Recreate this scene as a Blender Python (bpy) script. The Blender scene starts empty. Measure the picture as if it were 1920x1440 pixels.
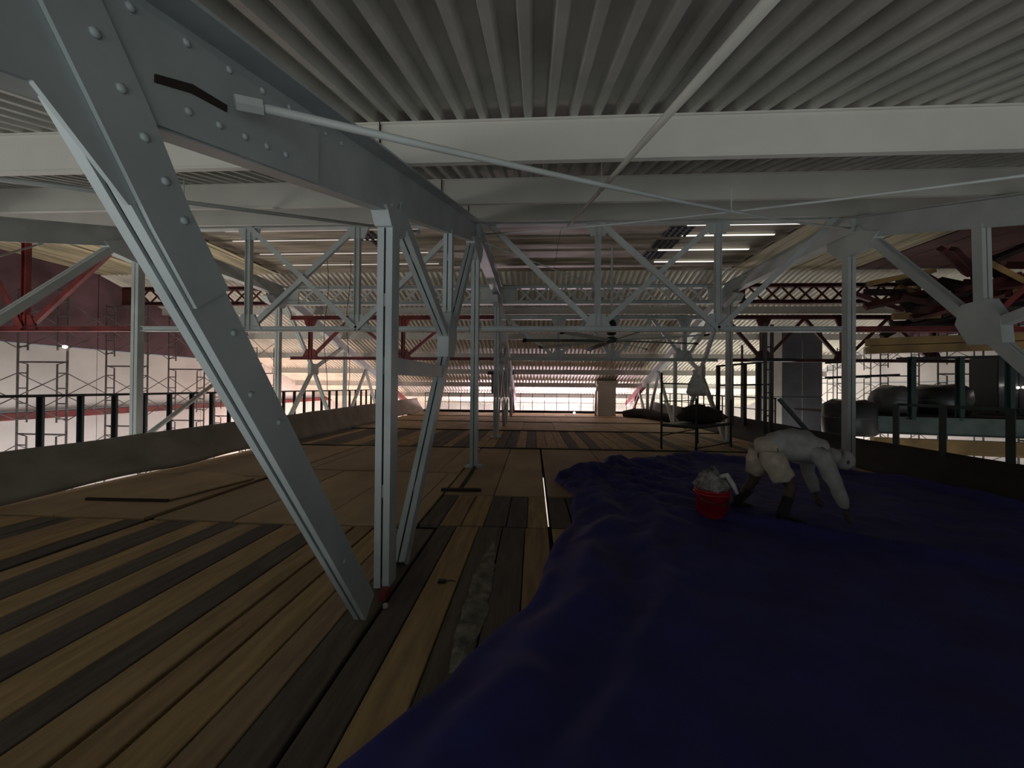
import bpy, math, random
from mathutils import Vector, Matrix, noise
R = math.radians
random.seed(7)
C = bpy.context.scene.collection
V = Vector

# ------------------------------------------------------------ camera
cam_d = bpy.data.cameras.new('camera'); cam = bpy.data.objects.new('camera', cam_d); C.objects.link(cam)
cam_d.sensor_fit = 'HORIZONTAL'; cam_d.sensor_width = 36.0; cam_d.lens = 36.0*720/1920
cam_d.clip_start = 0.05; cam_d.clip_end = 200
cam.matrix_world = (Matrix.Translation((0, 0, 1.6)) @ Matrix.Rotation(R(3.18), 4, 'Z')
                    @ Matrix.Rotation(R(90.4), 4, 'X') @ Matrix.Rotation(R(0.5), 4, 'Z'))
bpy.context.scene.camera = cam

# ------------------------------------------------------------ world, exposure
sc = bpy.context.scene
w = bpy.data.worlds.new('world'); sc.world = w; w.use_nodes = True
w.node_tree.nodes['Background'].inputs[0].default_value = (0.55, 0.6, 0.65, 1)
w.node_tree.nodes['Background'].inputs[1].default_value = 0.26
sc.view_settings.view_transform = 'Standard'; sc.view_settings.look = 'None'
sc.view_settings.gamma = 1.0; sc.view_settings.use_curve_mapping = False
sc.view_settings.exposure = 0.3

# ------------------------------------------------------------ unseen hall lamps and added fill lamps
def area(name, loc, target, sx, sy, power, col):
    d = bpy.data.lights.new(name, 'AREA'); d.shape = 'RECTANGLE'; d.size = sx; d.size_y = sy
    d.energy = power; d.color = col
    o = bpy.data.objects.new(name, d); C.objects.link(o); o.location = loc
    o.rotation_euler = (V(target)-V(loc)).to_track_quat('-Z', 'Y').to_euler()
    return o
area('hall_or_fill_lamp', (-1.0, -9, -3.0), (-.5, 7, 4.4), 20.0, 5.6, 640, (0.97, 1.0, 0.98))      # lit hall behind the photographer
area('hall_or_fill_lamp', (-3.2, -2.8, 2.3), (-1.6, 9, 0.4), 3.2, 0.9, 175, (1.0, 0.98, 0.93))  # added fill lamp behind the camera, brightens the floor and steel
area('hall_or_fill_lamp', (0.8, 25.7, -0.5), (0.3, 20, 2.6), 11.0, 0.6, 900, (1.0, 0.76, 0.86))  # hidden lamp added past the far edge to brighten the far roof
area('hall_or_fill_lamp', (-12.0, -1.0, -0.6), (-1, 6.5, 5), 4.0, 1.5, 170, (1.0, 0.99, 0.95))  # added fill lamp out of view at left, evens light on the purlins
area('hall_or_fill_lamp', (-11.0, 9, -1.4), (-1, 10, 5), 5.0, 1.2, 130, (1.0, 0.97, 0.92))  # added fill lamp in the left void, lifts the ridge soffit
area('hall_or_fill_lamp', (10.0, 16, -1.4), (2, 11, 5), 5.0, 1.2, 110, (1.0, 0.97, 0.92))  # matching fill lamp added on the right side for the soffit
area('hall_or_fill_lamp', (-10.4, 9, -2.2), (-14.5, 11, -1.5), 10.0, 1.0, 165, (1.0, 0.98, 0.96))  # voids beside the deck
area('hall_or_fill_lamp', (-10.5, 22, -3.0), (-13.5, 23, 2.0), 9.0, 2.0, 520, (1.0, 0.66, 0.54))
area('hall_or_fill_lamp', (2.0, 25.2, -3.0), (1.0, 25.6, 0.5), 15.0, 1.4, 950, (1.0, 0.80, 0.88))
area('hall_or_fill_lamp', (10.5, 21.5, -3.0), (11.5, 22.5, 1.0), 7.0, 2.0, 600, (1.0, 0.95, 0.87))
area('hall_or_fill_lamp', (10.9, 10, -3.0), (14.8, 12, -1.0), 9.0, 1.0, 60, (1.0, 0.97, 0.94))
area('hall_or_fill_lamp', (0, 17, -5.0), (0, 19, -8.0), 10.0, 6.0, 1200, (1.0, 0.97, 0.95))

# ------------------------------------------------------------ materials
def lin(c):
    return tuple(((x/255)/12.92 if x/255 <= .04045 else ((x/255+.055)/1.055)**2.4) for x in c)+(1,)
MATS = {}
def mat(name, rgb, rough=.6, metal=0, var=.12, scale=3.0, stretch=(1, 1, 1), bump=0.0, rgb2=None, emit=None, detail=4, trans=0):
    if name in MATS: return MATS[name]
    m = bpy.data.materials.new(name); m.use_nodes = True; MATS[name] = m
    nt = m.node_tree; b = nt.nodes['Principled BSDF']
    b.inputs['Roughness'].default_value = rough; b.inputs['Metallic'].default_value = metal
    if trans: b.inputs['Transmission Weight'].default_value = trans
    tc = nt.nodes.new('ShaderNodeTexCoord'); mp = nt.nodes.new('ShaderNodeMapping')
    mp.inputs['Scale'].default_value = stretch
    nt.links.new(tc.outputs['Object'], mp.inputs['Vector'])
    nz = nt.nodes.new('ShaderNodeTexNoise'); nz.inputs['Scale'].default_value = scale; nz.inputs['Detail'].default_value = detail
    nt.links.new(mp.outputs[0], nz.inputs['Vector'])
    cr = nt.nodes.new('ShaderNodeValToRGB')
    c1 = V(rgb); c2 = V(rgb2) if rgb2 else c1*(1-var*1.5)
    c1b = c1*(1+var) if not rgb2 else c1
    cr.color_ramp.elements[0].position = .35; cr.color_ramp.elements[1].position = .65
    cr.color_ramp.elements[0].color = (*c2, 1); cr.color_ramp.elements[1].color = (*[min(1, x) for x in c1b], 1)
    nt.links.new(nz.outputs['Fac'], cr.inputs[0]); nt.links.new(cr.outputs[0], b.inputs['Base Color'])
    if bump:
        bp = nt.nodes.new('ShaderNodeBump'); bp.inputs['Strength'].default_value = bump; bp.inputs['Distance'].default_value = .02
        nt.links.new(nz.outputs['Fac'], bp.inputs['Height']); nt.links.new(bp.outputs[0], b.inputs['Normal'])
    if emit:
        b.inputs['Emission Color'].default_value = (*emit[0], 1); b.inputs['Emission Strength'].default_value = emit[1]
    return m
STEEL = mat('grey painted steel', (.38, .43, .435), .45, 0, .08, 2.5, bump=.1)
STEEL2 = mat('pale painted steel', (.42, .455, .44), .5, 0, .08, 2)
PURLIN = mat('cream painted steel', (.50, .49, .445), .55, 0, .05, 1.2)
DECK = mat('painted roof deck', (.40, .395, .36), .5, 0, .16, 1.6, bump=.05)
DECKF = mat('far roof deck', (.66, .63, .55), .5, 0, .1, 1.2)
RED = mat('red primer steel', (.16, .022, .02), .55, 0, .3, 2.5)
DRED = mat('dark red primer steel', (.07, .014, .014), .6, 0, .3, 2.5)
WALLP = mat('off white wall sheet', (.62, .59, .56), .8, 0, .1, .6)
WALLM = mat('maroon wall panel', (.11, .055, .065), .8, 0, .3, .9)
CPLANK = mat('ceiling boards', (.30, .26, .19), .55, 0, .3, 1.5, stretch=(.5, 4, 1))
CPLANK2 = mat('cream soffit boards', (.42, .37, .23), .6, 0, .3, 1.5, stretch=(4, .4, 1))
BLACK = mat('black painted tube', (.012, .014, .015), .5, .2, .2, 6)
GREEN = mat('dark green painted steel', (.018, .05, .045), .5, 0, .2, 4)
GREENP = mat('green grey fascia paint', (.09, .125, .115), .6, 0, .2, 2)
GALV = mat('weathered scaffold tube', (.10, .085, .08), .5, .4, .3, 5)
CURB = mat('grey tarpaulin sheeting', (.26, .24, .205), .7, 0, .15, 1.4, bump=.3)
CURBD = mat('dark rubber sheeting', (.026, .022, .019), .75, 0, .3, 1.4, bump=.3)
TIMB = mat('yellow timber', (.27, .17, .06), .7, 0, .25, 1.5, stretch=(1, .2, 1))
W_L = [mat('light plank %d' % i, c, .75, 0, .16, 2.6, stretch=(6, .7, 1), bump=.25) for i, c in
       enumerate([(.37, .25, .12), (.33, .215, .105), (.40, .27, .12), (.31, .21, .12)])]
W_D = [mat('dark plank %d' % i, c, .8, 0, .2, 2.6, stretch=(6, .7, 1), bump=.25) for i, c in
       enumerate([(.11, .088, .07), (.092, .076, .068), (.12, .095, .072)])]
PLY = [mat('plywood %d' % i, c, .7, 0, .14, 1.0, stretch=(1.2, .6, 1), bump=.1) for i, c in
       enumerate([(.40, .285, .155), (.36, .25, .135), (.42, .30, .165), (.33, .235, .14)])]
SUB = mat('dark joist timber', (.025, .018, .013), .9, 0, .2, 3)
TARP = mat('blue woven tarp', (.030, .031, .19), .75, 0, .2, 2.2, bump=.15, rgb2=(.024, .024, .13))
BAG = mat('white plastic film', (.55, .54, .50), .4, 0, .15, 8, bump=.4)
REDP = mat('red bucket plastic', (.42, .012, .022), .4, 0, .1, 4)
RAG = mat('grey cloth', (.30, .29, .27), .9, 0, .4, 14, bump=.5)
SHIRT = mat('light grey shirt cloth', (.33, .33, .31), .9, 0, .12, 9, bump=.4)
SHORT = mat('beige shorts cloth', (.46, .40, .31), .9, 0, .12, 9, bump=.4)
SKIN = mat('skin', (.075, .05, .04), .6, 0, .1, 6)
DARKC = mat('dark sock cloth', (.02, .018, .02), .9, 0, .2, 6)
CAP = mat('grey cap cloth', (.34, .34, .32), .9, 0, .1, 9)
CONC = mat('pale concrete', (.55, .53, .5), .85, 0, .12, .7)
GLOWD = mat('dim translucent strip', (.8, .75, .7), .5, 0, .1, 2, emit=((1, .9, .85), .38))
GLOWS = mat('bright translucent strip', (.8, .8, .75), .5, 0, .1, 2, emit=((1, .97, .9), 1.1))
BULB = mat('lit lamp glass', (.8, .8, .7), .5, emit=((1, .93, .8), 12))
COLM = mat('cream column cladding', (.42, .40, .34), .7, 0, .06, 1.5)
DRUMG = mat('dark grey wrapped plastic', (.035, .036, .04), .35, 0, .3, 2, bump=.4)
SLATE = mat('slate grey panel', (.05, .052, .06), .5, 0, .15, 1.5)
STAIN = mat('dried white plaster', (.20, .18, .14), .9, 0, .35, 9, bump=.5)

# ------------------------------------------------------------ builders
class MB:
    def __init__(s): s.v = []; s.f = []; s.sm = False
    def add(s, vs, fs):
        n = len(s.v); s.v += [tuple(x) for x in vs]; s.f += [tuple(i+n for i in f) for f in fs]; return s
    def ext(s, prof, p1, p2, u, vv=None, prof2=None):
        p1 = V(p1); p2 = V(p2); a = (p2-p1).normalized(); u = V(u); u = (u-a*u.dot(a)).normalized()
        vv = u.cross(a).normalized()
        if vv.z < -1e-6: vv = -vv
        n = len(prof); q = prof2 or prof
        vs = [p1+u*x+vv*y for x, y in prof]+[p2+u*x+vv*y for x, y in q]
        fs = [(i, (i+1) % n, (i+1) % n+n, i+n) for i in range(n)]+[tuple(range(n))[::-1], tuple(range(n, 2*n))]
        return s.add(vs, fs)
    def bar(s, p1, p2, w, d, u=(1, 0, 0)):
        return s.ext([(-w/2, -d/2), (w/2, -d/2), (w/2, d/2), (-w/2, d/2)], p1, p2, u)
    def box(s, x0, x1, y0, y1, z0, z1):
        return s.add([(x0, y0, z0), (x1, y0, z0), (x1, y1, z0), (x0, y1, z0), (x0, y0, z1), (x1, y0, z1), (x1, y1, z1), (x0, y1, z1)],
                     [(0, 3, 2, 1), (4, 5, 6, 7), (0, 1, 5, 4), (1, 2, 6, 5), (2, 3, 7, 6), (3, 0, 4, 7)])
    def tube(s, pts, r, n=8):
        pts = [V(p) for p in pts]; rr = r if isinstance(r, (list, tuple)) else [r]*len(pts)
        base = len(s.v); prev = None
        for i, p in enumerate(pts):
            a = (pts[min(i+1, len(pts)-1)]-pts[max(i-1, 0)]).normalized()
            if prev is None: prev = V((0, 0, 1)) if abs(a.z) < .9 else V((1, 0, 0))
            u = (prev-a*prev.dot(a)).normalized(); prev = u; q = a.cross(u)
            for k in range(n):
                t = 2*math.pi*k/n; s.v.append(tuple(p+(u*math.cos(t)+q*math.sin(t))*rr[i]))
        for i in range(len(pts)-1):
            for k in range(n):
                s.f.append((base+i*n+k, base+i*n+(k+1) % n, base+(i+1)*n+(k+1) % n, base+(i+1)*n+k))
        s.f.append(tuple(base+k for k in range(n))[::-1]); s.f.append(tuple(base+(len(pts)-1)*n+k for k in range(n)))
        return s
    def lathe(s, c, prof, n=20, ax=2):
        base = len(s.v); c = V(c)
        for r, z in prof:
            for k in range(n):
                t = 2*math.pi*k/n; q = [r*math.cos(t), r*math.sin(t), z]
                if ax == 0: q = [q[2], q[0], q[1]]
                if ax == 1: q = [q[0], q[2], q[1]]
                s.v.append(tuple(c+V(q)))
        for i in range(len(prof)-1):
            for k in range(n): s.f.append((base+i*n+k, base+i*n+(k+1) % n, base+(i+1)*n+(k+1) % n, base+(i+1)*n+k))
        s.f.append(tuple(base+k for k in range(n))[::-1]); s.f.append(tuple(base+(len(prof)-1)*n+k for k in range(n)))
        return s
    def plate(s, pts, th, nrm):
        nrm = V(nrm).normalized()*th/2; n = len(pts)
        vs = [V(p)-nrm for p in pts]+[V(p)+nrm for p in pts]
        return s.add(vs, [tuple(range(n))[::-1], tuple(range(n, 2*n))]+[(i, (i+1) % n, (i+1) % n+n, i+n) for i in range(n)])
    def mesh(s, name, m, smooth=False):
        me = bpy.data.meshes.new(name); me.from_pydata(s.v, [], s.f); me.materials.append(m)
        import bmesh
        bm = bmesh.new(); bm.from_mesh(me); bmesh.ops.recalc_face_normals(bm, faces=bm.faces); bm.to_mesh(me); bm.free()
        if smooth:
            for p in me.polygons: p.use_smooth = True
        return me
    def build(s, name, m, parent=None, smooth=False):
        o = bpy.data.objects.new(name, s.mesh(name, m, smooth)); C.objects.link(o)
        if parent: o.parent = parent; o.matrix_parent_inverse = parent.matrix_basis.inverted()
        return o
def inst(name, me, parent, loc=(0, 0, 0)):
    o = bpy.data.objects.new(name, me); C.objects.link(o); o.location = loc
    if parent: o.parent = parent; o.matrix_parent_inverse = parent.matrix_basis.inverted()
    return o
def tag(o, label, cat, group=None):
    o['label'] = label; o['category'] = cat
    if group: o['group'] = group
    return o
def thing(name, label, cat, loc=(0, 0, 0), group=None):
    o = bpy.data.objects.new(name, None); C.objects.link(o); o.location = loc; o.empty_display_size = .2
    return tag(o, label, cat, group)
def struct(o): o['kind'] = 'structure'; return o
def root(name):
    o = bpy.data.objects.new(name, None); C.objects.link(o); return struct(o)
def dup(r, loc=None, rz=None, label=None):
    n = r.copy(); C.objects.link(n)
    if loc is not None: n.location = loc
    if rz is not None: n.rotation_euler = (0, 0, rz)
    if label: n['label'] = label
    for ch in list(r.children):
        c = ch.copy(); C.objects.link(c); c.parent = n
        for g in ch.children:
            d = g.copy(); C.objects.link(d); d.parent = c
    return n

# profiles
def cpair(w, d, g=.016, t=.012):
    L = [(-w/2, -d/2), (-g/2, -d/2), (-g/2, -d/2+t), (-w/2+t, -d/2+t), (-w/2+t, d/2-t), (-g/2, d/2-t), (-g/2, d/2), (-w/2, d/2)]
    return L, [(-x, y) for x, y in L][::-1]
def ibeam(w, d, t=.014):
    a, b, c = w/2, d/2, t/2
    return [(-a, -b), (a, -b), (a, -b+t), (c, -b+t), (c, b-t), (a, b-t), (a, b), (-a, b), (-a, b-t), (-c, b-t), (-c, -b+t), (-a, -b+t)]
def angle(w, d, t=.01):
    return [(-w/2, -d/2), (w/2, -d/2), (w/2, -d/2+t), (-w/2+t, -d/2+t), (-w/2+t, d/2), (-w/2, d/2)]
def pair(mb, p1, p2, w, d, u, g=.016):
    for L in cpair(w, d, g): mb.ext(L, p1, p2, u)
    # batten plates joining the two channels
    p1 = V(p1); p2 = V(p2); ln = (p2-p1).length; n = max(2, int(ln/1.4)); a = (p2-p1)/ln
    for i in range(n):
        q = p1+(p2-p1)*((i+.5)/n)
        mb.bar(q-a*.05, q+a*.05, g+.004, d-.03, u)
    return mb

ZD = lambda Y: 5.2+.318*(Y-7.6)      # underside of the near roof slope
ZF = lambda Y: 5.2-.318*(Y-12.0)     # far slope
SL = math.atan(.318)

# ============================================================ STRUCTURE
# ---- roof decks
def rib_prof(n=5, p=.182, h=.07):
    pr = []
    for i in range(n):
        x = i*p; pr += [(x, 0), (x+.022, -h), (x+.074, -h), (x+.096, 0)]
    pr += [(n*p, 0), (n*p, .02), (0, .02)]
    return pr
def deck(y0, y1, zf, m, name):
    r = root(name)
    mb = MB(); pr = [(x-.455, y) for x, y in rib_prof()]
    mb.ext(pr, (0, y0, zf(y0)+.07), (0, y1, zf(y1)+.07), (1, 0, 0))
    me = mb.mesh('roof_panel', m)
    x = -14.5+.455
    while x < 15: inst('roof_panel', me, r, (x, 0, 0)); x += .911
    return r
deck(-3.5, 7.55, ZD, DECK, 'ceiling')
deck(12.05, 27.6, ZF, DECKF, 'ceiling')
# ridge soffit: boards across, between the two slopes
r = root('ceiling')
ys = [7.55, 8.05, 8.62, 9.22, 10.17, 11.12, 12.05]
for i in range(len(ys)-1):
    a, b = ys[i], ys[i+1]; n = 2
    for k in range(n):
        y0 = a+(b-a)*k/n; y1 = a+(b-a)*(k+1)/n
        for x0, x1 in ((-8.25, -3.5), (-3.5, .6), (.6, 5.9)):
            MB().box(x0+.006, x1-.006, y0+.035, y1-.008, 5.2+.03*k, 5.26+.03*k).build('soffit_board', CPLANK, r)
for y in ys[2:-1]:
    for x0, x1, q in ((3.2, 5.9, .05), (-7.6, -2.6, .028)):
        MB().box(x0+random.random()*.5, x1-random.random()*.9, y-.012, y-.012+q, 5.185, 5.2).build('skylight_strip', GLOWS if x0 > 0 else GLOWD, r)
MB().box(-14.5, 15, 7.5, 12.1, 5.3, 5.36).build('soffit_backing', SUB, r)
for x0, x1 in ((-14.5, -8.3), (5.95, 15)):
    x = x0
    while x < x1-.2:
        MB().box(x+.01, min(x1, x+.6)-.02, 7.55, 12.05, 5.2+random.random()*.03, 5.25).build('soffit_board', CPLANK2 if x < 9 else (DRED if int(x*10) % 3 else SUB), r)
        x += .6

# ---- deck floor
fl = root('floor')
sub = MB()
for x0, x1, y0, y1 in ((-6.9, -4.52, -1.5, 24), (-4.49, .185, -1.5, 24), (-4.53, -4.48, -1.5, 4.7), (-4.53, -4.48, 5.5, 24), (.21, 7.0, -1.5, 24), (.18, .22, -1.5, 4.55), (.18, .22, 7.4, 24)):
    sub.box(x0, x1, y0, y1, -.14, -.045)
sub.build('subfloor', SUB, fl)
def board(x0, x1, y0, y1, m, z=0, name='floor_board', th=.04):
    sk = random.uniform(-.004, .004); e = .005; b = .006
    zz = z+random.uniform(-.003, .003)
    MB().add([(x0+e, y0, zz-th), (x1-e, y0, zz-th), (x1-e+sk, y1, zz-th), (x0+e+sk, y1, zz-th),
              (x0+e+b, y0+b, zz), (x1-e-b, y0+b, zz), (x1-e-b+sk, y1-b, zz), (x0+e+b+sk, y1-b, zz),
              (x0+e, y0, zz-b), (x1-e, y0, zz-b), (x1-e+sk, y1, zz-b), (x0+e+sk, y1, zz-b)],
             [(3, 2, 1, 0), (4, 5, 6, 7), (8, 9, 5, 4), (9, 10, 6, 5), (10, 11, 7, 6), (11, 8, 4, 7),
              (0, 1, 9, 8), (1, 2, 10, 9), (2, 3, 11, 10), (3, 0, 8, 11)]).build(name, m, fl)
L, D = 'L', 'D'
row1 = [(-6.9, -6.62, L), (-6.62, -6.2, L), (-6.2, -5.85, L), (-5.85, -5.55, D), (-5.55, -5.4, D), (-5.4, -5.05, L), (-5.05, -4.78, L), (-4.75, -4.53, D), (-4.48, -4.26, L),
        (-4.25, -3.9, D), (-3.9, -3.61, L), (-3.61, -3.37, D), (-3.37, -3.08, L), (-3.08, -2.83, D), (-2.83, -2.5, L), (-2.5, -2.27, D), (-2.27, -2.03, L),
        (-2.005, -1.79, L), (-1.775, -1.53, L), (-1.525, -1.31, L), (-1.31, -1.09, D), (-1.07, -.86, D), (-.86, -.6, L), (-.6, -.335, D), (-.335, -.08, D), (-.08, .18, L), (.22, .46, L)]
ends = {-4.25: 4.15, -3.61: 4.2, -3.08: 4.28, -2.5: 4.05}
for i, (a, b, k) in enumerate(row1):
    board(a, b, -1.5, 4.26 + (random.uniform(-.02, .02) if a < -1.3 else .1), (W_L if k == L else W_D)[i % (4 if k == L else 3)])
x = .46; i = 0
while x < 6.8:
    board(x, min(x+.26, 6.9), -1.5, 4.36, (W_L+W_D)[(i*5) % 7]); x += .26; i += 1
# second row: strips behind the posts, plywood sheets left and right
st = [-1.31, -1.07, -.82, -.56, -.3, -.06, .18]
for i in range(6): board(st[i], st[i+1], 4.4, 5.6, (W_D, W_L, W_L, W_D, W_D, W_L)[i][i % 3])
for i in range(3): board(.22+i*.26, .47+i*.26, 4.4, 5.6, (W_D, W_D, W_L)[i][i % 3])
def sheets(x0, x1, y0, y1, w=1.22, off=0, lift=0):
    x = x0+off-w if off else x0; k = 0
    while x < x1-.05:
        a, b = max(x, x0), min(x+w, x1)
        if b-a > .08: board(a, b, y0, y1, PLY[random.randrange(4)], lift+random.uniform(0, .012), 'plywood_sheet')
        x += w; k += 1
sheets(-4.48, -1.33, 4.32, 7.0, .98); sheets(-6.9, -4.53, 4.32, 6.4, 1.15)
sheets(-6.9, -4.53, 6.44, 9.85, 1.22, .5); sheets(-4.48, -1.33, 7.05, 9.85, 1.22, .3, .01)
sheets(-1.31, .18, 5.64, 9.85, .745); sheets(.22, 6.9, 5.64, 9.85, 1.22); sheets(1.02, 6.9, 4.4, 5.6, 1.22)
x = -6.9; i = 0
pat = 'DDLDDDLLDDLLLDDDLDDLLDDLDLLLDLDLLLLDLLDLLLLLDLLLLL'
while x < 6.8:
    board(x, min(x+.28, 6.9), 9.93, 13.9, (W_L if pat[i % 48] == L else W_D)[i % 3]); x += .28; i += 1
sheets(-6.9, 6.9, 14.0, 17.3, 1.22, .4); sheets(-6.9, 6.9, 17.4, 20.4, 1.22, .9); sheets(-6.9, 6.9, 20.5, 23.6, 1.22, .2)
# loose offcut beside the left curb, then a dark stand-in for a floor slot
t = thing('plywood_offcut', 'thin plywood offcut lying on deck beside left grey curb', 'board', (-5.3, 5.5, .02))
MB().plate([(-6.0, 4.9, .035), (-4.9, 4.95, .03), (-4.65, 6.2, .03), (-5.9, 6.5, .05)], .018, (0, 0, 1)).build('sheet', PLY[2], t)
MB().bar((-6.05, 4.9, .02), (-4.9, 4.92, .02), .05, .03, (0, 0, 1)).build('batten', SUB, t)
t = thing('floor_slot_strips', 'dark T strips standing in for deck slot before second post', 'timber', (-1.05, 5.75, .0))
MB().bar((-1.38, 5.78, .025), (-.78, 5.8, .025), .07, .045, (0, 1, 0)).build('crosspiece', SUB, t)  # raised dark strips take the place of a dark cut in the floor
MB().bar((-1.12, 5.82, .015), (-1.13, 7.6, .015), .05, .025, (1, 0, 0)).build('stem', SUB, t)
for (x0, x1, y, n) in ((-6.8, 6.8, 9.89, 1), (-6.8, 6.6, 13.95, 1), (-6.8, 6.6, 17.35, 1), (-6.8, 6.6, 20.45, 1)):
    MB().box(x0, x1, y-.045, y+.045, -.03, .028).build('joint_batten', SUB, fl)

# ---- walls and lower hall
wl = root('wall_left')
for k, y0 in enumerate([0, 4, 8, 12, 16, 20, 24]):
    MB().box(-14.7, -14.5, y0+.01, y0+3.99, -8, .55).build('wall_panel', WALLP, wl)
    MB().box(-14.7, -14.52, y0+.01, y0+3.99, .78, 2.7).build('wall_panel', WALLP, wl)
    MB().box(-14.7, -14.5, y0+.01, y0+3.99, 2.74, 7).build('wall_panel', WALLM if y0 < 17 else WALLP, wl)
MB().box(-14.7, -14.3, 0, 28, .55, .75).build('wall_rail', RED, wl)
wr = root('wall_right')
for y0 in [0, 4, 8, 12, 16, 20, 24]:
    MB().box(15.0, 15.2, y0+.01, y0+3.99, -8, 1.9).build('wall_panel', WALLP, wr)
    MB().box(15.0, 15.2, y0+.01, y0+3.99, 1.94, 3.6).build('wall_panel', WALLP, wr)
    MB().box(14.95, 15.2, y0+.01, y0+3.99, 3.64, 7).build('wall_panel', WALLM, wr)
wb = root('wall_back')
x = -14.7
while x < 15: MB().box(x+.01, x+1.99, 27.6, 27.8, -8, .6).build('wall_panel', WALLP, wb); x += 2
struct(MB().box(-14.7, 15.2, -3, 27.8, -8.1, -8).build('floor', CONC))

# ============================================================ PURLINS
def purlin(Y, zt, label, m=PURLIN, x0=-14.4, x1=14.9, d=.34, w=.05):
    o = MB().ext(ibeam(w, d), (x0, Y, zt-d/2), (x1, Y, zt-d/2), (0, 1, 0)).build('web', m)
    t = thing('roof_purlin', label, 'beam', (0, Y, zt-d))
    o.parent = t; o.matrix_parent_inverse = t.matrix_basis.inverted()
    me = MB().box(-.004, .004, -w/2-.004, w/2+.004, -d, 0).mesh('splice_joint', SUB)
    for X in (-1.27, ): inst('splice_joint', me, t, (X, Y, zt))
    return t
purlin(3.08, ZD(3.08)-.01, 'deep cream steel purlin nearest the camera, under ribbed deck', d=.345)
purlin(5.17, ZD(5.17)-.01, 'second deep cream purlin from the camera, behind the nearest one', d=.345)
purlin(7.28, ZD(7.28)-.01, 'third cream purlin, directly over the cross truss top chord', d=.34, w=.05)
for i, (y, s) in enumerate(((14.1, 'first'), (16.2, 'second'), (18.3, 'third'), (20.4, 'fourth'), (22.5, 'fifth'), (24.6, 'lowest'))):
    purlin(y, ZF(y)-.01, s+' pale purlin on the far descending roof, counted from the ridge', d=.26, w=.05)

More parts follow.
